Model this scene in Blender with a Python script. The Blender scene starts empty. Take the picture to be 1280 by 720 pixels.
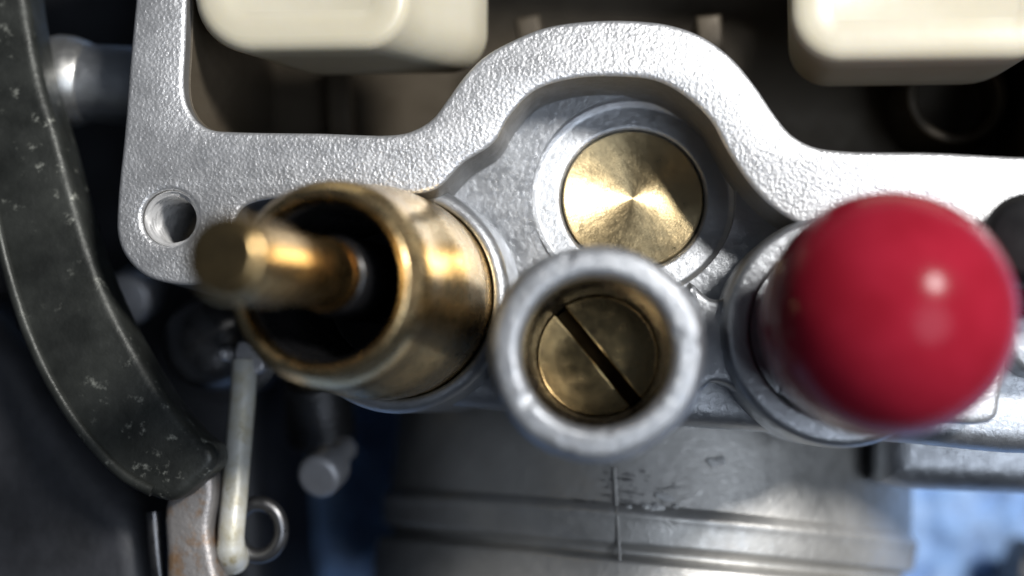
import bpy, bmesh, math, random
from mathutils import Vector, Matrix, noise
R = math.radians
random.seed(7)
SC = 0.001            # everything below is thought out in millimetres
ZO = 52.0             # gasket face of the casting stands 52 mm above the bench
scn = bpy.context.scene
COL = scn.collection

# ------------------------------------------------------------------ camera
CAM_H = 80.0          # mm above the gasket face
FPX = 1680.0          # focal length in pixels of the 1280 px wide photograph
VPX, VPY = 765.0, 490.0   # pixel looking straight down
cam_d = bpy.data.cameras.new('camera')
cam = bpy.data.objects.new('camera', cam_d); COL.objects.link(cam)
cam_d.sensor_width = 36.0
cam_d.lens = FPX / 1280.0 * 36.0
cam_d.clip_start = 0.002; cam_d.clip_end = 20.0
_d = Vector(((VPX-640)/FPX, -(VPY-360)/FPX, -1.0)).normalized()
CQ = _d.rotation_difference(Vector((0, 0, -1)))
cam.rotation_mode = 'QUATERNION'; cam.rotation_quaternion = CQ
cam.location = (0, 0, (CAM_H+ZO)*SC)
cam_d.dof.use_dof = True
cam_d.dof.focus_distance = (CAM_H+3.0)*SC
cam_d.dof.aperture_fstop = 13.0
cam_d.dof.aperture_blades = 0
scn.camera = cam
scn.render.resolution_x = 1024; scn.render.resolution_y = 576

# ------------------------------------------------------------------ light of the workshop, plus an added fill
w = bpy.data.worlds.new('World'); scn.world = w; w.use_nodes = True
bg = w.node_tree.nodes['Background']
bg.inputs[0].default_value = (0.50, 0.60, 0.78, 1); bg.inputs[1].default_value = 0.045

def lamp(name, az, el, dist, size, power, col, target=(0, 0, 0)):
    l = bpy.data.lights.new(name, 'AREA'); l.shape = 'DISK'; l.size = size*SC
    l.energy = power; l.color = col
    o = bpy.data.objects.new(name, l); COL.objects.link(o)
    d = Vector((math.cos(R(az))*math.cos(R(el)), math.sin(R(az))*math.cos(R(el)), math.sin(R(el))))
    o.location = (Vector(target)+d*dist+Vector((0, 0, ZO)))*SC
    o.rotation_euler = (-d).to_track_quat('-Z', 'Y').to_euler()
    return o
lamp('bench_lamp', 37, 51, 230, 48, 0.68, (1.0, 0.975, 0.94), (6, 2, 0))
lamp('fill_light', -20, 60, 380, 200, 0.50, (0.80, 0.88, 1.0))  # added soft fill with no known source, brightens the barrel
vs = scn.view_settings
vs.view_transform = 'Standard'; vs.look = 'None'; vs.exposure = 0.0; vs.gamma = 1.0
scn.cycles.max_bounces = 8
scn.cycles.caustics_reflective = False; scn.cycles.caustics_refractive = False
scn.cycles.use_denoising = True

# ------------------------------------------------------------------ helpers
def P(px, py, z=0.0):
    """pixel of the photograph -> x, y (mm) on the level z (mm over the gasket face)"""
    d = CQ @ Vector(((px-640)/FPX, -(py-360)/FPX, -1.0))
    t = (z-CAM_H)/d.z
    return (d.x*t, d.y*t)
def P3(px, py, z): return Vector((*P(px, py, z), z))

def smooth_loop(pts, n=5, closed=True):
    out = []; N = len(pts)
    rng = range(N) if closed else range(N-1)
    for i in rng:
        if closed: p0, p1, p2, p3 = (Vector(pts[(i+k-1) % N]) for k in range(4))
        else: p0, p1, p2, p3 = (Vector(pts[min(max(i+k-1, 0), N-1)]) for k in range(4))
        # centripetal Catmull-Rom
        t1 = max((p1-p0).length, 1e-6)**.5; t2 = t1+max((p2-p1).length, 1e-6)**.5; t3 = t2+max((p3-p2).length, 1e-6)**.5
        if (p1-p0).length < 1e-6: p0 = p1-(p2-p1); t1 = max((p2-p1).length, 1e-6)**.5; t2 = 2*t1; t3 = t2+max((p3-p2).length, 1e-6)**.5
        if (p3-p2).length < 1e-6: p3 = p2+(p2-p1); t3 = t2+max((p2-p1).length, 1e-6)**.5
        for k in range(n):
            t = t1+(t2-t1)*k/n
            A1 = p0*((t1-t)/t1)+p1*(t/t1)
            A2 = p1*((t2-t)/(t2-t1))+p2*((t-t1)/(t2-t1))
            A3 = p2*((t3-t)/(t3-t2))+p3*((t-t2)/(t3-t2))
            B1 = A1*((t2-t)/t2)+A2*(t/t2)
            B2 = A2*((t3-t)/(t3-t1))+A3*((t-t1)/(t3-t1))
            out.append(B1*((t2-t)/(t2-t1))+B2*((t-t1)/(t2-t1)))
    if not closed: out.append(Vector(pts[-1]))
    return out
def PX(pts, z=0.0, n=5): return smooth_loop([P(x, y, z) for x, y in pts], n)
def circle(cx, cy, r, n=48): return [Vector((cx+r*math.cos(2*math.pi*k/n), cy+r*math.sin(2*math.pi*k/n))) for k in range(n)]

def finish(me, sharp=38):
    for p in me.polygons: p.use_smooth = True
    me.set_sharp_from_angle(angle=R(sharp))
def thing(name, label, cat, base=(0, 0, 0), group=None):
    o = bpy.data.objects.new(name, None); COL.objects.link(o)
    o.empty_display_size = 0.005
    o.location = (Vector(base)+Vector((0, 0, ZO)))*SC
    o['label'] = label; o['category'] = cat
    if group: o['group'] = group
    o['_b'] = list(base)
    return o
def base_of(o):
    b = Vector((0, 0, 0))
    while o is not None:
        if '_b' in o: b += Vector(o['_b'])
        o = o.parent
    return b
def link(name, me, mat, parent=None, sharp=38, frame=None):
    """me in world mm (or in the frame's own mm when a Matrix frame is given) -> object in metres under its parent"""
    b = base_of(parent) if parent else Vector((0, 0, -ZO))
    if frame is None:
        me.transform(Matrix.Scale(SC, 4) @ Matrix.Translation(-b))
        loc = Matrix.Identity(4)
    else:
        me.transform(Matrix.Scale(SC, 4))
        f = frame.copy(); f.translation = (frame.translation-b)*SC; loc = f
    finish(me, sharp)
    me.materials.append(mat)
    o = bpy.data.objects.new(name, me); COL.objects.link(o)
    if parent: o.parent = parent
    o.matrix_local = loc if parent else loc
    if parent is not None and frame is not None: o['_b'] = list(frame.translation-b)
    return o
def mesh(verts, faces):
    me = bpy.data.meshes.new('m'); me.from_pydata([tuple(v) for v in verts], [], faces); me.update()
    return me
def extrude(loops, z0, z1, bev=0.3, res=3):
    """2-D loops (first outer, others holes) -> solid between z0 and z1 with rounded rims"""
    cu = bpy.data.curves.new('c', 'CURVE'); cu.dimensions = '2D'; cu.fill_mode = 'BOTH'
    cu.extrude = (z1-z0)/2-bev; cu.bevel_depth = bev; cu.bevel_resolution = res; cu.offset = -bev
    for lp in loops:
        s = cu.splines.new('POLY'); s.points.add(len(lp)-1); s.use_cyclic_u = True
        for p, v in zip(s.points, lp): p.co = (v[0], v[1], 0, 1)
    o = bpy.data.objects.new('c', cu); COL.objects.link(o)
    dg = bpy.context.evaluated_depsgraph_get(); dg.update()
    me = bpy.data.meshes.new_from_object(o.evaluated_get(dg))
    bpy.data.objects.remove(o); bpy.data.curves.remove(cu)
    bm = bmesh.new(); bm.from_mesh(me)
    bmesh.ops.remove_doubles(bm, verts=bm.verts, dist=0.0005)
    bmesh.ops.recalc_face_normals(bm, faces=bm.faces)
    bm.to_mesh(me); bm.free()
    me.materials.clear()
    me.transform(Matrix.Translation((0, 0, (z0+z1)/2)))
    return me
def axis_matrix(p0, p1):
    z = (Vector(p1)-Vector(p0)).normalized()
    m = z.to_track_quat('Z', 'Y').to_matrix().to_4x4(); m.translation = Vector(p0)
    return m
def lathe(prof, n=96, M=None, rfun=None):
    """profile (radius, height) turned about z; ends with radius 0 close to a point"""
    V = []; F = []; rings = []
    for i, (r, h) in enumerate(prof):
        if r < 1e-6: rings.append([len(V)]); V.append(Vector((0, 0, h)))
        else:
            rr = []
            for k in range(n):
                a = 2*math.pi*k/n; q = r if rfun is None else rfun(r, h, a)
                rr.append(len(V)); V.append(Vector((q*math.cos(a), q*math.sin(a), h)))
            rings.append(rr)
    for A, B in zip(rings[:-1], rings[1:]):
        if len(A) == 1 and len(B) == 1: continue
        for k in range(n):
            k2 = (k+1) % n
            if len(A) == 1: F.append((A[0], B[k2], B[k]))
            elif len(B) == 1: F.append((A[k], A[k2], B[0]))
            else: F.append((A[k], A[k2], B[k2], B[k]))
    if M is not None: V = [M @ v for v in V]
    me = mesh(V, F)
    bm = bmesh.new(); bm.from_mesh(me); bmesh.ops.recalc_face_normals(bm, faces=bm.faces); bm.to_mesh(me); bm.free()
    return me
def rnd(prof, rad, n=4):
    """round the inner corners of an open profile; rad is one number or one per point"""
    out = [prof[0]]
    for i in range(1, len(prof)-1):
        a, b, c = Vector(prof[i-1]), Vector(prof[i]), Vector(prof[i+1])
        q = rad if isinstance(rad, (int, float)) else rad[i]
        q = min(q, (a-b).length*.49, (c-b).length*.49)
        if q < 1e-4: out.append(prof[i]); continue
        s = b+(a-b).normalized()*q; e = b+(c-b).normalized()*q
        for k in range(n+1):
            t = k/n; out.append(tuple(s*(1-t)**2+b*2*t*(1-t)+e*t*t))
    out.append(prof[-1]); return out
def tube(path, rad, n=20, caps=True):
    V = []; F = []; N = len(path); path = [Vector(p) for p in path]
    up = None
    for i, p in enumerate(path):
        t = (path[min(i+1, N-1)]-path[max(i-1, 0)]).normalized()
        if up is None: up = t.orthogonal().normalized()
        up = (up-t*up.dot(t)).normalized(); s = t.cross(up)
        r = rad(i/(N-1)) if callable(rad) else rad
        for k in range(n):
            a = 2*math.pi*k/n; V.append(p+(up*math.cos(a)+s*math.sin(a))*r)
    for i in range(N-1):
        for k in range(n):
            k2 = (k+1) % n; F.append((i*n+k, i*n+k2, (i+1)*n+k2, (i+1)*n+k))
    if caps:
        F.append(tuple(range(n-1, -1, -1))); F.append(tuple((N-1)*n+k for k in range(n)))
    return mesh(V, F)
def boolean(me_a, me_b):
    a = bpy.data.objects.new('a', me_a); b = bpy.data.objects.new('b', me_b)
    COL.objects.link(a); COL.objects.link(b)
    md = a.modifiers.new('b', 'BOOLEAN'); md.object = b; md.operation = 'DIFFERENCE'; md.solver = 'EXACT'
    dg = bpy.context.evaluated_depsgraph_get(); dg.update()
    r = bpy.data.meshes.new_from_object(a.evaluated_get(dg))
    bpy.data.objects.remove(a); bpy.data.objects.remove(b)
    return r
def join(*ms):
    bm = bmesh.new()
    for m in ms: bm.from_mesh(m)
    r = bpy.data.meshes.new('j'); bm.to_mesh(r); bm.free(); return r

# ------------------------------------------------------------------ materials
class Mat:
    def __init__(s, name, base=(.5, .5, .5), rough=.5, metal=0.0, **kw):
        s.m = bpy.data.materials.new(name); s.m.use_nodes = True
        s.nt = s.m.node_tree; s.b = s.nt.nodes['Principled BSDF']
        s.b.inputs['Base Color'].default_value = (*base, 1); s.b.inputs['Roughness'].default_value = rough
        s.b.inputs['Metallic'].default_value = metal
        for k, v in kw.items(): s.b.inputs[k.replace('_', ' ')].default_value = v
        s.tc = s.nt.nodes.new('ShaderNodeTexCoord'); s.h = None
    def noise(s, mm, detail=4, rough=.55, dist=0.0, stretch=None):
        n = s.nt.nodes.new('ShaderNodeTexNoise'); n.inputs['Scale'].default_value = 1000.0/mm
        n.inputs['Detail'].default_value = detail; n.inputs['Roughness'].default_value = rough; n.inputs['Distortion'].default_value = dist
        s._co(n, stretch); return n.outputs[0]
    def voro(s, mm, feat='F1', stretch=None, out=0):
        n = s.nt.nodes.new('ShaderNodeTexVoronoi'); n.feature = feat; n.inputs['Scale'].default_value = 1000.0/mm
        s._co(n, stretch); return n.outputs[out]
    def _co(s, n, stretch):
        src = s.tc.outputs['Object']
        if stretch:
            mp = s.nt.nodes.new('ShaderNodeMapping'); mp.inputs['Scale'].default_value = stretch[:3]
            if len(stretch) > 3: mp.inputs['Rotation'].default_value = (0, 0, R(stretch[3]))
            s.nt.links.new(src, mp.inputs[0]); src = mp.outputs[0]
        s.nt.links.new(src, n.inputs['Vector'])
    def ramp(s, fac, stops):
        r = s.nt.nodes.new('ShaderNodeValToRGB'); s.nt.links.new(fac, r.inputs[0])
        el = r.color_ramp.elements
        while len(el) < len(stops): el.new(.5)
        for e, (p, c) in zip(el, stops):
            e.position = p; e.color = (*c, 1) if isinstance(c, tuple) else (c, c, c, 1)
        return r.outputs[0]
    def mix(s, fac, a, b, mode='MIX'):
        n = s.nt.nodes.new('ShaderNodeMix'); n.data_type = 'RGBA'; n.blend_type = mode
        for sock, v in ((n.inputs[0], fac), (n.inputs[6], a), (n.inputs[7], b)):
            if hasattr(v, 'links'): s.nt.links.new(v, sock)
            elif isinstance(v, tuple): sock.default_value = (*v, 1)
            else: sock.default_value = v
        return n.outputs[2]
    def wave(s, mm, kind='BANDS', dist=1.0):
        n = s.nt.nodes.new('ShaderNodeTexWave'); n.wave_type = kind
        if kind == 'BANDS': n.bands_direction = 'Z'
        else: n.rings_direction = 'Z'
        n.inputs['Scale'].default_value = 1000.0/mm/(3.18 if kind == 'BANDS' else 3.18)
        n.inputs['Distortion'].default_value = dist; n.inputs['Detail'].default_value = 3; n.inputs['Detail Scale'].default_value = .6
        s._co(n, None); return n.outputs[1]
    def color(s, sock): s.nt.links.new(sock, s.b.inputs['Base Color']); return s
    def rough(s, sock): s.nt.links.new(sock, s.b.inputs['Roughness']); return s
    def bump(s, sock, mm, strength=1.0):
        n = s.nt.nodes.new('ShaderNodeBump'); n.inputs['Distance'].default_value = mm*SC; n.inputs['Strength'].default_value = strength
        s.nt.links.new(sock, n.inputs['Height'])
        if s.h is not None: s.nt.links.new(s.h, n.inputs['Normal'])
        s.h = n.outputs[0]; s.nt.links.new(s.h, s.b.inputs['Normal']); return s

def aluminium(name, base, rough, grain, grain_mm, metal=.85, stain=None, worm=0.0):
    m = Mat(name, base, rough, metal)
    big = m.noise(6.0, 5, .6)
    c = m.mix(m.ramp(big, [(.35, 0.0), (.7, 1.0)]), tuple(v*.86 for v in base), tuple(min(v*1.08, 1) for v in base))
    if stain: c = m.mix(m.ramp(m.noise(3.5, 6, .65), [(.52, 0.0), (.72, .8)]), c, stain)
    m.color(c)
    m.rough(m.ramp(m.noise(.9, 5, .6), [(.3, rough-.10), (.75, rough+.12)]))
    m.bump(m.noise(1.6, 3, .5), grain*1.2)
    m.bump(m.noise(grain_mm*1.4, 6, .68, 1.0), grain*1.3)
    if worm: m.bump(m.voro(.20, 'F1'), worm*.55)
    return m.m
M_FLANGE = aluminium('gasket_face_aluminium', (.66, .67, .69), .40, .028, .20, .68, None, .045)
M_CAST = aluminium('cast_aluminium', (.48, .50, .53), .40, .03, .3, .85)
M_SMOOTH = aluminium('worn_cast_aluminium', (.42, .44, .47), .42, .05, .45, .70, (.33, .34, .36))
def dents(mat):
    nt = mat.node_tree; b = nt.nodes['Principled BSDF']; old = b.inputs['Normal'].links[0].from_socket
    tc = nt.nodes.new('ShaderNodeTexCoord'); v = nt.nodes.new('ShaderNodeTexVoronoi'); v.inputs['Scale'].default_value = 1000/1.9
    nt.links.new(tc.outputs['Object'], v.inputs['Vector'])
    rp = nt.nodes.new('ShaderNodeValToRGB'); rp.color_ramp.elements[0].position = .10; rp.color_ramp.elements[1].position = .26
    nt.links.new(v.outputs[0], rp.inputs[0])
    bp = nt.nodes.new('ShaderNodeBump'); bp.inputs['Distance'].default_value = .14*SC
    nt.links.new(rp.outputs[0], bp.inputs['Height']); nt.links.new(old, bp.inputs['Normal']); nt.links.new(bp.outputs[0], b.inputs['Normal'])
dents(M_SMOOTH)
M_BARREL = aluminium('barrel_aluminium', (.56, .55, .525), .42, .03, .5, .55, (.46, .45, .42))
M_CHAMBER = aluminium('varnish_shade_aluminium', (.10, .082, .058), .5, .03, .6, .3, (.065, .05, .034))  # fuel varnish brown, with chamber shade and float reflections mixed into the colour
M_PALE = aluminium('dull_zinc', (.52, .52, .54), .42, .04, .4, .5, (.30, .28, .25))
M_STEEL = aluminium('zinc_steel', (.62, .62, .60), .35, .015, .5, .9)

def brass(name, base, rough, stain=.35, metal=1.0):
    m = Mat(name, base, rough, metal)
    t = m.ramp(m.noise(2.2, 6, .65), [(.40, 0.0), (.72, 1.0)])
    c = m.mix(t, base, (base[0]*.62, base[1]*.52, base[2]*.40))
    m.color(m.mix(stain, base, c))
    m.rough(m.ramp(m.noise(.7, 5, .6), [(.3, rough-.06), (.8, rough+.12)]))
    m.bump(m.noise(1.2, 3, .5), .02)
    return m
_mb = brass('tarnished_brass', (.72, .54, .29), .27, .35); _mb.bump(_mb.wave(.30, 'BANDS', 2.0), .004); M_BRASS = _mb.m
M_ROD = brass('rod_brass', (.70, .49, .23), .26, .3).m
M_JET = brass('jet_brass', (.74, .54, .26), .20, .3).m
def plug_brass():
    m = brass('turned_brass', (.88, .70, .40), .33, .35)
    m.b.inputs['Anisotropic'].default_value = .85; m.b.inputs['Anisotropic Rotation'].default_value = .25
    t = m.nt.nodes.new('ShaderNodeTangent'); t.direction_type = 'RADIAL'; t.axis = 'Z'
    m.nt.links.new(t.outputs[0], m.b.inputs['Tangent'])
    m.bump(m.wave(.16, 'RINGS', 1.2), .0035); m.bump(m.noise(.16, 3, .6), .010)
    return m.m
M_PLUG = plug_brass()
def rubber_red():
    m = Mat('red_rubber', (.40, .014, .03), .28, 0.0, Specular_IOR_Level=.11)
    n = m.noise(4.0, 5, .6)
    m.color(m.mix(m.ramp(n, [(.35, 0.0), (.7, 1.0)]), (.25, .010, .022), (.33, .016, .036)))
    m.rough(m.ramp(m.noise(1.2, 4, .6), [(.3, .15), (.8, .26)]))
    m.bump(m.noise(5.0, 2, .5), .10); m.bump(m.noise(.5, 3, .5), .012); return m.m
M_RED = rubber_red()
def black(name, c=.008, rough=.25):
    m = Mat(name, (c, c, c*1.1), rough); m.bump(m.noise(1.0, 4, .6), .02)
    m.rough(m.ramp(m.noise(1.6, 4, .6), [(.3, rough-.05), (.8, rough+.2)])); return m.m
M_BLACK = black('black_rubber')
M_BLACKHOSE = black('black_hose_rubber', .012, .4)
def nylon():
    m = Mat('cream_nylon', (.80, .75, .60), .38)
    m.b.inputs['Subsurface Weight'].default_value = .35
    m.b.inputs['Subsurface Radius'].default_value = (1.0, .8, .4); m.b.inputs['Subsurface Scale'].default_value = .0012
    n = m.noise(7.0, 4, .5)
    m.color(m.mix(m.ramp(n, [(.3, 0.0), (.7, 1.0)]), (.62, .57, .43), (.68, .64, .52)))
    m.bump(m.noise(1.4, 3, .5), .02); return m.m
M_NYLON = nylon()
def lever_mat():
    m = Mat('painted_lever_steel', (.05, .055, .05), .36, .35)
    n = m.noise(1.6, 6, .7); v = m.noise(.7, 4, .65)
    dirt = m.mix(1.0, m.ramp(n, [(.54, 0.0), (.64, 1.0)]), m.ramp(v, [(.52, 0.0), (.66, 1.0)]), 'MULTIPLY')
    dirt = m.mix(1.0, dirt, m.ramp(m.noise(9.0, 3, .5), [(.46, 0.0), (.60, 1.0)]), 'MULTIPLY')
    base = m.mix(m.ramp(m.noise(4.0, 5, .6), [(.35, 0.0), (.7, 1.0)]), (.022, .024, .022), (.058, .062, .056))
    m.color(m.mix(dirt, base, (.42, .43, .38)))
    m.rough(m.ramp(m.noise(2.5, 5, .6), [(.3, .34), (.75, .58)]))
    m.bump(m.noise(.9, 5, .6), .06); return m.m
M_LEVER = lever_mat()
def linkage():
    m = Mat('stained_link_steel', (.62, .60, .52), .42, .2)
    base = m.mix(m.ramp(m.noise(1.2, 5, .6, 0, (1, 1, 1)), [(.4, 0.0), (.7, 1.0)]), (.68, .68, .63), (.54, .50, .36))
    m.color(m.mix(m.ramp(m.noise(2.2, 5, .7), [(.56, 0.0), (.68, .9)]), base, (.26, .20, .07)))
    m.bump(m.noise(.7, 4, .6), .05); return m.m
M_LINK = linkage()
def rusty():
    m = Mat('rusty_tab_steel', (.45, .40, .35), .45, .6)
    m.color(m.mix(m.ramp(m.noise(2.4, 6, .65), [(.50, 0.0), (.64, .8)]), (.36, .34, .33), (.34, .19, .08)))
    m.bump(m.noise(.7, 5, .6), .08); return m.m
M_RUST = rusty()
def casing_mat():
    m = Mat('dark_casing', (.045, .048, .055), .5)
    m.color(m.mix(m.ramp(m.noise(6, 6, .65), [(.35, 0.0), (.7, 1.0)]), (.016, .017, .020), (.040, .042, .050)))
    m.bump(m.noise(.8, 5, .6), .05); return m.m
M_CASING = casing_mat()
M_DARKSTEEL = aluminium('dark_steel', (.16, .16, .165), .34, .02, .5, .9)
def towel_mat():
    m = Mat('blue_terry_cloth', (.22, .42, .80), .95)
    n = m.noise(3.0, 5, .65)
    m.color(m.mix(m.ramp(n, [(.35, 0.0), (.68, 1.0)]), (.24, .42, .76), (.42, .60, .92)))
    m.b.inputs['Sheen Weight'].default_value = .4
    m.bump(m.noise(.6, 3, .6), .3); return m.m
M_TOWEL = towel_mat()

# ------------------------------------------------------------------ the cloth on the bench
def towel():
    nx, ny = 460, 380; V = []; F = []
    x0, x1, y0, y1 = -120.0, 120.0, -100.0, 90.0
    for j in range(ny+1):
        for i in range(nx+1):
            x = x0+(x1-x0)*i/nx; y = y0+(y1-y0)*j/ny
            z = -53.2+1.1*noise.noise(Vector((x*.035, y*.035, 3)))+1.3*noise.noise(Vector((x*.30, y*.22, 0)))+1.5*noise.noise(Vector((x*.62, y*.42, 9)))+.5*noise.noise(Vector((x*1.3, y*1.1, 19)))
            V.append((x+.4*noise.noise(Vector((x*.6, y*.6, 5))), y, z))
    for j in range(ny):
        for i in range(nx):
            a = j*(nx+1)+i; F.append((a, a+1, a+nx+2, a+nx+1))
    t = link('towel', mesh(V, F), M_TOWEL, None, 180)
    t['label'] = 'light blue terry towel spread under the carburettor'; t['category'] = 'towel'
towel()
_bt = link('bench_top', extrude([[(-160, -130), (160, -130), (160, 120), (-160, 120)]], -62, -55.5, .5), M_CASING)
_bt['kind'] = 'structure'; _bt['label'] = 'dark bench top hidden under the towel'

# ------------------------------------------------------------------ the carburettor casting
CB = thing('carburettor', 'upturned grey cast aluminium carburettor with its float bowl removed', 'carburettor', (0, 0, -48))
FLOOR_Z = -5.3
outer = [(176, -330), (172, -160), (172, -50), (163, 60), (154, 170), (146, 250), (146, 295), (157, 322), (180, 344), (210, 354), (245, 356),
         (272, 344), (287, 315), (293, 278), (304, 259), (335, 249), (420, 246), (500, 244), (545, 236), (578, 204), (617, 178), (636, 146), (668, 113),
         (715, 98), (766, 95), (818, 100), (855, 119), (887, 149), (910, 190), (934, 226), (962, 256), (1000, 280), (1060, 290), (1300, 297), (1420, 292), (1425, 200), (1425, -330)]
opening = [(236, -130), (233, 0), (231, 60), (229, 105), (233, 130), (245, 150), (262, 161), (290, 164), (400, 166), (490, 168), (515, 163), (540, 148),
           (560, 122), (580, 95), (605, 70), (640, 50), (680, 34), (730, 26), (790, 25), (840, 31), (880, 46), (915, 72), (945, 108), (970, 145), (990, 168),
           (1015, 182), (1050, 188), (1160, 190), (1330, 193), (1350, 180), (1350, -130)]
hx, hy = P(212, 272); HR = 1.72
flange = link('flange', extrude([PX(outer), PX(opening), circle(hx, hy, HR, 40)], -25, 0, .32), M_FLANGE, CB)
# side walls: as-cast skin, colour darkened to paint in the recess wall's shade
M_WALLSHADE = aluminium('wall_shade_skin', (.25, .245, .235), .55, .03, .4, .6)
flange.data.materials.append(M_WALLSHADE)
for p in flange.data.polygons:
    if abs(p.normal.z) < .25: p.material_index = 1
# chamber wall skin: fuel varnish, with depth shade and float reflection in its colour
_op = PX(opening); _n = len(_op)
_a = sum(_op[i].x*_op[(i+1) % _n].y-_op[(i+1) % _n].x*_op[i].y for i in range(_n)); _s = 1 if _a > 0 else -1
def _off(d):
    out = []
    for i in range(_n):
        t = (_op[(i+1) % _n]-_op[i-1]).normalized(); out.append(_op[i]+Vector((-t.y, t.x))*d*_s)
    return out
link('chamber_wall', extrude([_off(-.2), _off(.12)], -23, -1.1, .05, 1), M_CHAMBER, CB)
# threaded screw hole
def thread():
    V = []; F = []; nt = 40; nz = 110; z0 = -9.5; z1 = -.35; pitch = .52
    for j in range(nz+1):
        z = z0+(z1-z0)*j/nz
        for k in range(nt):
            u = (z/pitch+k/nt) % 1.0; tri = abs(u*2-1)
            r = HR+.01-(.30*tri if j < nz-3 else .30*tri*(nz-j)/3)
            a = 2*math.pi*k/nt; V.append((hx+r*math.cos(a), hy+r*math.sin(a), z))
    for j in range(nz):
        for k in range(nt):
            k2 = (k+1) % nt; F.append((j*nt+k2, j*nt+k, (j+1)*nt+k, (j+1)*nt+k2))
    F.append(tuple(range(nt)))
    return mesh(V, F)
M_THREAD = aluminium('cut_thread', (.85, .85, .85), .32, .01, .5, .45)
th = link('screw_thread', thread(), M_THREAD, flange, 60)
# float chamber floor with its drain boss
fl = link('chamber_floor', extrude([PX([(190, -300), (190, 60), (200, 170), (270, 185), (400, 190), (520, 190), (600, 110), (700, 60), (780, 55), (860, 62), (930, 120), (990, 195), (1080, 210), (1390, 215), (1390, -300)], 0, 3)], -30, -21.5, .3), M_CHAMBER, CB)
bx, by = P(1197, 118, -15)
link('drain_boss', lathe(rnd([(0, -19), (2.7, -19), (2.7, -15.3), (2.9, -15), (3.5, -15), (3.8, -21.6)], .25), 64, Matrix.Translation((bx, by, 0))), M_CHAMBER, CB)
# partition ribs on the chamber floor
for (a, b, zt) in (((640, -60), (655, 24), -10), ((905, -60), (915, 60), -9.5), ((345, -20), (350, 150), -14.5)):
    p, q = Vector(P(*a)), Vector(P(*b)); n = (q-p).orthogonal().normalized()*.9
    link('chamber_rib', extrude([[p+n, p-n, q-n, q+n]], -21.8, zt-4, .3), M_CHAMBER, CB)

# recessed web of the casting with a slanted seat for the brass plug
pc = P3(791, 248, FLOOR_Z-.6); TILT = R(6)
plugM = Matrix.Translation(pc) @ Matrix.Rotation(-TILT, 4, 'X') @ Matrix.Rotation(R(3), 4, 'Y')
k_px = (CAM_H-FLOOR_Z)/FPX                   # mm per pixel on that level
web_out = [(470, 215), (545, 195), (610, 130), (660, 80), (720, 60), (800, 56), (870, 80), (920, 125), (960, 200), (1010, 240), (1200, 250), (1420, 255), (1440, 400), (1440, 560)]
web_low = [(1300, 568), (1150, 556), (1000, 544), (850, 534), (740, 526), (620, 514), (530, 504), (480, 495), (455, 440), (455, 300)]
web_pts = [P(x, y, 0) for x, y in web_out]+[P(x, y, FLOOR_Z) for x, y in web_low]
web_me = extrude([smooth_loop(web_pts, 4)], -24, FLOOR_Z, 1.5, 6)
SEAT_R = 128*k_px
cut = lathe([(0, -3.2), (SEAT_R, -3.2), (SEAT_R, 14), (0, 14)], 96, plugM)
web = link('recess_web', boolean(web_me, cut), M_CAST, CB, 30)
PR = 88*k_px
seat = lathe(rnd([(PR+.12, -3.0), (PR+.12, -.30), (PR+.35, -.10), (SEAT_R-.35, -.10), (SEAT_R-.02, .1)], .10), 96)
link('plug_seat', seat, M_CAST, CB, 30, plugM)
plug = link('brass_plug', lathe(rnd([(PR, -2.6), (PR, -.12), (PR-.10, 0), (PR-.14, 0), (PR*.5, 0), (0.05, 0), (0, 0)], [0, 0, 0, 0, 0, 0, 0]), 96), M_PLUG, CB, 30, plugM)
plug['label'] = 'round brass plug with turned rings'
# low crescent rim around the plug seat
# jet post
pt = P3(745, 440, 9.0); kp = (CAM_H-9.0)/FPX
pb = Vector((pt.x, pt.y, FLOOR_Z-1))
PO = 139*kp
def wob(r, h, a):
    return r*(1+.008*math.sin(3*a+1)+.006*math.sin(7*a+h)) if r > PO*.8 else r
post_prof = [(PO*1.05, -18), (PO*1.02, -8), (PO*1.0, -1.3), (PO*.95, -.30), (PO*.90, -.06), (PO*.74, 0), (PO*.685, -.35), (PO*.68, -1.2)]
post = link('jet_post', lathe(rnd(post_prof, [0, 0, .5, .4, .3, .3, .3, 0], 5), 128, Matrix.Translation(pt), wob), M_SMOOTH, CB, 50)
M_BORE = aluminium('reamed_bore', (.30, .29, .28), .24, .012, .4, 1.0)  # base darkened to paint in the shade down the bore
link('bore', lathe(rnd([(PO*.682, -1.0), (PO*.66, -2.8), (PO*.612, -3.2), (PO*.605, -13.5), (0, -13.5)], [0, .2, .2, .2, 0], 4), 112, Matrix.Translation(pt)), M_BORE, post, 40)
# main jet with its screwdriver slot
def jet():
    r = PO*.597; sl = .37
    V = []; F = []; ang = math.atan2(-(490-405), 785-715)
    prof = []
    # two half-moon lands and the slot between them
    ms = []
    for sgn in (1, -1):
        n = 40; pts = []
        a0 = math.asin(sl/r)
        for k in range(n+1):
            a = a0+(math.pi-2*a0)*k/n; pts.append(Vector((r*math.cos(a), sgn*r*math.sin(a))))
        if sgn < 0: pts.reverse()
        ms.append(extrude([pts], -2.6, 0, .14, 3))
    T = Matrix.Translation((pt.x, pt.y, pt.z-7.8)) @ Matrix.Rotation(ang, 4, 'Z')
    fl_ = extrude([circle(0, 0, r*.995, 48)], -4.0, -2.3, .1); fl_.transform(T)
    j = join(*ms); j.transform(T)
    return j, fl_
_j, _f = jet()
M_SLOT = brass('dark_brass', (.07, .05, .025), .6, .6).m  # slot floor given a far darker brass than the jet
jo = link('main_jet', _j, M_JET, CB, 40); link('slot_bottom', _f, M_SLOT, jo, 40); jo['label'] = 'slotted brass jet down inside the post'
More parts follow.
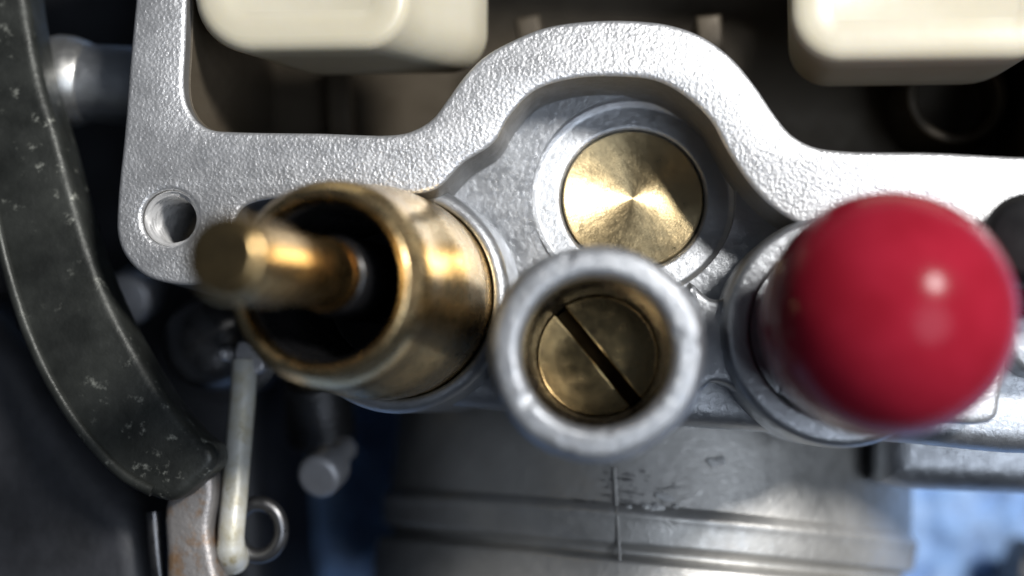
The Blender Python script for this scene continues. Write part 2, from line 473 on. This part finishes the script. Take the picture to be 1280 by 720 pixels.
# boss under the red cap, bridge and lug
rc = P3(1052, 412, .4); kr = (CAM_H-.4)/FPX; RO = 146*kr
link('cap_boss', lathe(rnd([(RO*1.03, -10), (RO, -.8), (RO*.965, 0), (RO*.76, 0), (RO*.74, -2), (0, -2)], [0, .5, .45, .3, .2, 0], 5), 112, Matrix.Translation(rc)), M_CAST, CB, 45)
bridge = [(862, 352), (888, 373), (906, 372), (926, 350), (945, 330), (990, 400), (960, 530), (936, 505), (914, 484), (890, 478), (874, 490), (862, 470), (862, 380)]
link('bridge_rib', extrude([PX(bridge, -1, 3)], FLOOR_Z-1, -1.0, .45), M_CAST, CB)
lug = [(1080, 420), (1255, 430), (1251, 500), (1247, 520), (1235, 529), (1150, 527), (1080, 520)]
link('corner_lug', extrude([PX(lug, -1, 4)], FLOOR_Z-1, -1.0, .5), M_FLANGE, CB)
small = [(1262, 395), (1330, 398), (1330, 470), (1290, 470), (1262, 440)]
link('corner_lug', extrude([PX(small, -2.5, 3)], FLOOR_Z-1, -2.5, .4), M_CAST, CB)
# side of the casting that carries on to the barrel
side = [(1104, 460), (1440, 470), (1440, 626), (1280, 618), (1135, 612), (1098, 604)]
link('casting_skirt', extrude([[Vector(P(x, y, -13)) for x, y in side]], -24, -12.0, 2.0, 6), M_CAST, CB)
# intake barrel (spigot)
BR = 20.9
bc = P3(812, 560, -10.5-BR)
AX = (Matrix.Rotation(R(-4.5), 3, 'Z') @ Vector((0, -math.cos(R(6.5)), math.sin(R(6.5))))).normalized()
def along(py):          # distance along the barrel of a photo row on its crest
    q = P3(790, py, -10.5); return (q-bc).dot(AX)
s1, s2, s3 = along(640), along(690), along(722)
bprof = [(0, -9), (BR-.2, -9), (BR-.15, s1-.5), (BR+.05, s1-.35), (BR+.45, s1+.15), (BR+.25, s1+.7), (BR+.15, s2-.9), (BR+.1, s2-.5), (BR-.75, s2-.1), (BR-.75, s2+.25), (BR+.5, s2+.6), (BR+.55, s2+9), (BR-2.5, s2+9.3), (BR-2.8, s2-2), (0, s2-2)]
BM = axis_matrix(bc, bc+AX)
barrel = link('intake_barrel', lathe(rnd(bprof, [0, .3, .2, .25, .3, .3, .3, .2, .2, .2, .3, .5, .4, .3, 0], 4), 220, BM), M_BARREL, CB, 50)
# parting seam along the barrel
def on_barrel(px, py, lift):
    """point on the barrel's skin under a pixel"""
    d = CQ @ Vector(((px-640)/FPX, -(py-360)/FPX, -1.0)); o = Vector((0, 0, CAM_H))
    w0 = o-bc; dp = d-AX*d.dot(AX); wp = w0-AX*w0.dot(AX); r = BR+lift
    a = dp.dot(dp); b = 2*dp.dot(wp); c = wp.dot(wp)-r*r
    t = (-b-math.sqrt(max(b*b-4*a*c, 0)))/(2*a); return o+d*t
link('parting_seam', tube([on_barrel(768+.06*(y-590), y, .02 if y < 636 else .30) for y in range(585, 735, 6)], .12, 8), M_BARREL, barrel)
# small bright flakes and pits left by casting
M_FLAKE = Mat('bright_flake', (.92, .92, .90), .3, .3).m
for (x, y, sx, sy) in ((822, 634, 7, 4), (832, 622, 9, 4), (808, 632, 4, 3), (815, 637, 5, 3), (845, 633, 3, 2), (893, 577, 6, 4), (902, 576, 4, 4), (786, 634, 3, 3)):
    c = on_barrel(x, y, .16); pts = []
    nrm = (c-bc-AX*(c-bc).dot(AX)).normalized(); tx = AX.cross(nrm).normalized()
    V = [c+nrm*.10]; nseg = 9
    for k in range(nseg):
        a = 2*math.pi*k/nseg; q = .7+.6*random.random()
        V.append(c+tx*(math.cos(a)*sx*.075*q)+AX*(math.sin(a)*sy*.075*q)-nrm*.08)
    link('casting_flake', mesh(V, [(0, 1+(k+1) % nseg, 1+k) for k in range(nseg)]), M_FLAKE, barrel, 20)
for i in range(40):
    x = 752+random.random()*95; y = 588+random.random()*48
    if i > 34: x = 720+random.random()*30; y = 626+random.random()*8
    c = on_barrel(x, y, .0); nrm = (c-bc-AX*(c-bc).dot(AX)).normalized(); tx = AX.cross(nrm).normalized()
    L = .12+.45*random.random()**2; Wd = .018+.022*random.random()
    V = [c+tx*L*u+AX*Wd*v+nrm*(.05) for u, v in ((-1, 0), (-.3, -1), (.4, -.8), (1, 0), (.3, 1), (-.5, .7))]
    V2 = [v-nrm*.12 for v in V]
    link('scratch_burr', mesh(V+V2, [tuple(range(6))]+[(k, k+6, (k+1) % 6+6, (k+1) % 6) for k in range(6)]), M_DARKSTEEL, barrel, 20)
# lower body that stands on the towel
link('lower_body', extrude([PX([(240, -250), (230, 120), (420, 210), (520, 420), (560, 500), (800, 540), (1090, 560), (1400, 560), (1400, -250)], 0, 3)], -50.5, -23, 1.0), M_CAST, CB)
# pivot boss on the flank
b0 = P3(240, 112, -9); b1 = P3(48, 100, -9); kb = 89/FPX
Lb = (b1-b0).length
BMx = axis_matrix(b0, b1)
boss = link('pivot_boss', lathe(rnd([(0, 0), (52*kb, 0), (50*kb, Lb*.70), (50*kb, Lb*.71), (0, Lb*.72)], .1), 64, BMx), M_CAST, CB)
link('collar', lathe(rnd([(0, Lb*.66), (52*kb, Lb*.66), (59*kb, Lb*.76), (60*kb, Lb*.86), (50*kb, Lb*1.02), (0, Lb*1.02)], .25), 64, BMx), M_STEEL, boss)

# ------------------------------------------------------------------ brass enrichment valve
t0 = P3(492, 371, -3.0); t1 = P3(398, 352, 9.0)
TM = axis_matrix(t0, t1); TL = (t1-t0).length
BV = thing('starter_valve', 'brass tubular starter valve with a brass rod poking out of its black bore', 'valve', t0)
tp = [(0, -3.5), (6.3, -3.5), (6.3, .3), (6.3, 1.0), (6.42, 1.6), (6.40, 3.2), (6.36, 5.0), (6.24, 5.9), (6.0, 7.2), (5.84, 8.4), (5.80, 9.4), (5.80, 10.2), (5.68, TL-1.2), (5.05, TL), (4.60, TL-.1), (4.40, TL-.8), (4.36, 1.0)]
sl = link('sleeve', lathe(rnd(tp, [0, .2, .3, .2, .2, .25, .4, .4, .6, .6, .5, .5, .7, .5, .4, .3, 0], 5), 120), M_BRASS, BV, 50, TM)
vb = t0-(t1-t0).normalized()*2.2
link('valve_boss', lathe(rnd([(7.3, -10), (7.3, 1.5), (6.9, 2.0), (6.35, 2.0), (6.3, 0)], .4), 96, axis_matrix(vb, t1)), M_CAST, CB, 45)
link('liner', lathe(rnd([(4.34, TL-.9), (4.18, TL-1.1), (4.10, .5), (0, .5)], [0, .1, .2, 0]), 96, TM), M_BLACK, BV)
r0 = P3(410, 344, 8.0); r1 = P3(277, 320, 21.0); RM = axis_matrix(r0, r1); RL = (r1-r0).length
rb = r0-(r1-r0).normalized()*8.5
link('plunger', lathe(rnd([(0, -8.5), (2.4, -8.5), (2.4, -4.6), (2.25, -4.2), (2.25, -.6), (2.0, -.1), (0, .0)], .3), 72, RM), M_BLACK, BV)
link('rod', lathe(rnd([(0, 0), (2.0, 0), (2.05, .7), (1.85, 1.0), (1.82, RL*.52), (2.05, RL*.56), (2.02, RL-.5), (1.7, RL), (0, RL)], .2), 64, RM), M_ROD, BV)

# ------------------------------------------------------------------ red rubber cap
c0 = P3(1066, 420, 0.2); c1 = P3(1117, 389, 12.0)
RC = thing('red_cap_plug', 'glossy red rubber dome cap pushed over the round boss', 'cap', c0)
CM = axis_matrix(c0, c1); CL = (c1-c0).length; CR = 152*(CAM_H-11)/FPX
link('stub_pipe', lathe(rnd([(0, -1.6), (4.3, -1.6), (4.3, 2.6), (0, 2.6)], .2), 64, CM), M_BLACK, RC)
cp = [(0, .7), (CR*.70, .7), (CR*.73, 1.0), (CR*.74, 2.2), (CR*.80, 3.2), (CR*.885, 4.4), (CR*.945, 5.6), (CR*.985, 7.2), (CR*1.0, CL-1.5)]
for k in range(0, 15):
    a = R(90*k/14); cp.append((CR*math.cos(a)*1.0 if k < 14 else 0, CL-1.2+CR*.98*math.sin(a)))
link('dome', lathe(cp, 112, CM), M_RED, RC, 60)
# moulding nub on the crown and a small scuff
nb = P3(1087, 262, 9.0)
nd = (nb-c1).normalized(); NM = axis_matrix(nb-nd*1.0, nb+nd)
link('moulding_nub', lathe(rnd([(.95, 0), (.8, .9), (.5, 1.35), (0, 1.4)], .3), 24, NM), M_RED, RC, 70)

# ------------------------------------------------------------------ cream floats
def rrect(x0, y0, x1, y1, r, n=10):
    """rounded rectangle with radii (tl, tr, br, bl), mm, counter-clockwise from bottom-left"""
    out = []
    for cx, cy, rr, a0 in ((x0+r[3], y0+r[3], r[3], 180), (x1-r[2], y0+r[2], r[2], 270), (x1-r[1], y1-r[1], r[1], 0), (x0+r[0], y1-r[0], r[0], 90)):
        for k in range(n+1):
            a = R(a0+90*k/n); out.append(Vector((cx+rr*math.cos(a), cy+rr*math.sin(a))))
    return out
def build_float(label, near, far, zn, zf, recess):
    o = thing('float', label, 'float', (near[0].x, near[0].y, zf), 'twin floats in the float chamber')
    n = len(near); V = []; F = []
    def ring(pts, z): 
        s = len(V); V.extend(Vector((p[0], p[1], z)) for p in pts); return s
    def shrink(pts, d):
        c = sum(pts, Vector((0, 0)))/len(pts)
        out = []
        for i, p in enumerate(pts):
            t = (pts[(i+1) % n]-pts[i-1]); t = t.normalized() if t.length > 1e-6 else Vector((1, 0))
            out.append(p+Vector((-t.y, t.x))*d)
        return out
    seq = []
    for k in range(5):                       # rounded far rim
        a = R(90*k/4); seq.append((shrink(far, .8*(1-math.sin(a))), zf+.8*(1-math.cos(a))))
    for t in (.25, .5, .75): 
        seq.append(([f.lerp(q, t) for f, q in zip(far, near)], zf+.8+(zn-zf-1.6)*t))
    for k in range(5):
        a = R(90*k/4); seq.append((shrink(near, .9*(1-math.cos(a))), zn-.9*(1-math.sin(a))))
    seq.append((shrink(near, 2.0), zn+.02)); seq.append((shrink(near, 2.4), zn-.15)); 
    rings = [ring(p, z) for p, z in seq]
    for A, B in zip(rings[:-1], rings[1:]):
        for k in range(n): k2 = (k+1) % n; F.append((A+k, A+k2, B+k2, B+k))
    F.append(tuple(rings[-1]+k for k in range(n))); F.append(tuple(rings[0]+k for k in reversed(range(n))))
    b = link('shell', mesh(V, F), M_NYLON, o, 50)
    link('hinge_arm', extrude([[Vector((recess[0], recess[1])), Vector((recess[2], recess[1])), Vector((recess[2], recess[3])), Vector((recess[0], recess[3]))]], zf+1, zn-3, .4), M_STEEL, o)
    return o
def near_far(nl, nr, nb, fl_, fr, fb, zn, zf, rn, rf):
    x0, y0 = P(nl, nb, zn); x1, _ = P(nr, nb, zn); ytop = y0+8.2
    X0, Y0 = P(fl_, fb, zf); X1, _ = P(fr, fb, zf)
    return rrect(x0, y0, x1, ytop, rn), rrect(X0, Y0, X1, ytop+.5, rf)
n_, f_ = near_far(238, 512, 64, 345, 610, 98, .5, -9, (3, 3, 3.0, 3.8), (3, 3, 2.6, 3.4))
x0, y0 = P(300, 0, 0)
build_float('cream nylon float whose inner wall slopes, nearer the threaded screw hole', n_, f_, .5, -9, (x0, y0+4.5, x0+4, y0+7.5))
n2, f2 = near_far(988, 1330, 76, 984, 1290, 112, .5, -8, (3, 3, 3, 3.0), (3, 3, 4.6, 2.6))
x0, y0 = P(1150, 0, 0)
build_float('cream nylon float standing above the red rubber cap', n2, f2, .5, -8, (x0, y0+4.5, x0+4, y0+7.5))

# ------------------------------------------------------------------ dark curved lever
LV = thing('throttle_lever', 'dark curved steel lever with chalky specks beside the casting', 'lever', (*P(120, 380, -6), -8))
lo = [(26, -140), (30, -30), (38, 30), (52, 100), (74, 172), (95, 250), (115, 315), (138, 375), (172, 440), (210, 500), (248, 545), (266, 560), (268, 580), (245, 605), (216, 626),
      (190, 622), (150, 600), (104, 552), (66, 494), (36, 434), (14, 366), (-2, 300), (-30, 200), (-50, 80), (-60, -140)]
blade = link('blade', extrude([PX(lo, -3, 5)], -6.5, -3, .7, 4), M_LEVER, LV)
rim = [(-34, 180), (-14, 240), (2, 310), (18, 368), (40, 430), (70, 490), (108, 546), (152, 592), (190, 614)]
rim3 = [P3(x, y, -2.9) for x, y in rim]
rp = smooth_loop([tuple(p) for p in rim3], 5, False) if False else [Vector((*q, -3.0)) for q in smooth_loop([P(x, y, -2.9) for x, y in rim], 5, False)]
link('edge_bead', tube(rp, .38, 12), M_LEVER, LV)
# bent foot of the lever: bright facet and rusty tab
tab = [(208, 622), (232, 606), (262, 585), (268, 620), (262, 660), (268, 700), (276, 760), (214, 760), (206, 690)]
tb = link('foot_tab', extrude([PX(tab, -5.5, 4)], -9, -5.5, .6), M_RUST, LV); tb['label'] = 'rusty foot of the lever'
link('tab_flange', tube([P3(192, 640, -7.5), P3(196, 690, -7.5), P3(206, 770, -8)], .5, 12), M_DARKSTEEL, LV)

# ------------------------------------------------------------------ link rod with eye
LR = thing('link_rod', 'pale stained steel link rod hanging to a small eye below the brass valve', 'linkage rod', P3(288, 690, -6))
path = [P3(306, 452, -8.5), P3(303, 500, -8), P3(298, 560, -7.4), P3(293, 620, -6.8), P3(289, 665, -6.4), P3(288, 688, -6.6), P3(291, 700, -8.0)]
pp = []
for i in range(len(path)-1):
    for k in range(5): pp.append(path[i].lerp(path[i+1], k/5))
pp.append(path[-1])
link('rod', tube(pp, lambda t: .86 if t < .72 else .86+.18*min(1, (t-.72)/.18), 24), M_LINK, LR)
ec = P3(323, 662, -8.5)
ring_path = [ec+Vector((math.cos(a)*1.55, math.sin(a)*1.75, .15*math.sin(a))) for a in [2*math.pi*k/40 for k in range(41)]]
link('eye', tube(ring_path, .5, 14, False), M_DARKSTEEL, LR)
link('clip', extrude([PX([(296, 428), (322, 430), (330, 462), (298, 466)], -8, 3)], -9.3, -8.0, .25), M_PALE, LR)
link('pin', lathe(rnd([(0, 0), (.5, 0), (.5, 1.4), (.3, 1.9), (0, 1.9)], .15), 24, Matrix.Translation(P3(288, 443, -9))), M_PALE, LR)

# dark round knob behind the rod
kc = P3(252, 428, -12)
KN = thing('linkage_nut', 'dark grey domed nut behind the top of the link rod', 'nut', kc)
link('dome', lathe(rnd([(3.4, -12), (3.4, -2), (2.9, -.6), (1.6, 0), (0, .1)], [0, 1, .8, .5, 0], 5), 48, Matrix.Translation(kc)), M_DARKSTEEL, KN)
link('washer', lathe(rnd([(0, -6), (4.2, -6), (4.2, -5), (0, -5)], .15), 48, Matrix.Translation(kc)), M_DARKSTEEL, KN)
link('spindle', lathe([(1.6, -12), (1.6, -39.5), (0, -39.5)], 24, Matrix.Translation(kc)), M_DARKSTEEL, KN)

# pale screw ends
def screw_end(label, p0, p1, r, name='adjusting_screw'):
    o = thing(name, label, 'screw', p0)
    m = axis_matrix(p0, p1); L = (Vector(p1)-Vector(p0)).length
    link('shank', lathe([(0, 0), (r*.55, 0), (r*.55, L*.6), (0, L*.6)], 24, m), M_PALE, o)
    link('head', lathe(rnd([(0, L*.55), (r, L*.55), (r, L-.3), (r*.8, L), (0, L)], .25), 40, m), M_PALE, o)
    return o
screw_end('pale steel screw head between the dark lever and the screw hole corner', P3(190, 352, -26), P3(156, 376, -18), 2.0)
screw_end('pale pointed screw end lying over the towel below the brass valve', P3(432, 560, -18), P3(396, 598, -13), 1.6)
# dark spring under the brass valve
SP = thing('idle_spring', 'dark coil spring with a brass collar under the brass valve', 'spring', P3(345, 520, -16))
sa, sb = P3(395, 470, -22), P3(402, 548, -25); ax = (sb-sa); L = ax.length; axn = ax.normalized(); u = axn.orthogonal().normalized(); v = axn.cross(u)
hel = [sa+axn*(L*t/160)+(u*math.cos(t*.28)+v*math.sin(t*.28))*2.3 for t in range(161)]
link('coil', tube(hel, .38, 10), M_DARKSTEEL, SP)
link('screw_shank', lathe([(0, -2), (1.2, -2), (1.2, L+1), (0, L+1)], 24, axis_matrix(sa, sb)), M_DARKSTEEL, SP)
link('collar', lathe(rnd([(1.2, -2.5), (2.7, -2.5), (2.7, -.5), (1.2, -.5)], .2), 40, axis_matrix(sa, sb)), M_BRASS, SP)

# ------------------------------------------------------------------ dark casing beside the carburettor
CS = thing('side_casing', 'dark grey rounded casing under the curved lever', 'casing', (*P(40, 600, -20), -51))
link('body', extrude([PX([(-260, 380), (-60, 360), (20, 430), (70, 510), (130, 590), (175, 650), (190, 760), (150, 860), (-260, 860)], -9, 5)], -51, -9.5, 2.5, 6), M_CASING, CS)
link('base', extrude([PX([(-300, -260), (180, -260), (250, 100), (325, 420), (322, 560), (330, 700), (325, 860), (-300, 860)], -30, 4)], -51, -30, 2.0, 5), M_CASING, CS)  # added dark sheet standing in for the black shade beside the casting
# ------------------------------------------------------------------ hoses at the edge of the view
HB = thing('hose_stub', 'black rubber hose stub standing beside the red cap', 'hose', P3(1292, 300, -1))
HM = axis_matrix(P3(1300, 330, -8), P3(1288, 296, 4))
link('hose', lathe(rnd([(0, 0), (2.5, 0), (2.5, 9), (2.65, 9.2), (2.65, 12.2), (2.1, 12.8), (0, 13.0)], .3), 48, HM), M_BLACKHOSE, HB)
HR_ = thing('rubber_plug', 'dark red rubber plug tucked behind the red cap', 'plug', P3(1300, 360, -4))
link('plug', lathe(rnd([(0, -4.5), (2.0, -4.5), (2.0, 2.5), (1.5, 3.3), (0, 3.5)], .5), 40, Matrix.Translation(P3(1303, 362, -3))), M_RED, HR_)
HD = thing('hose_end', 'dark hose end lying on the towel', 'hose', P3(1290, 730, -52))
hp = [P3(1262, 715, -47), P3(1300, 726, -47), P3(1400, 760, -47)]
link('hose', tube(hp, 3.4, 32), M_BLACKHOSE, HD)
for o in bpy.data.objects:
    if '_b' in o: del o['_b']
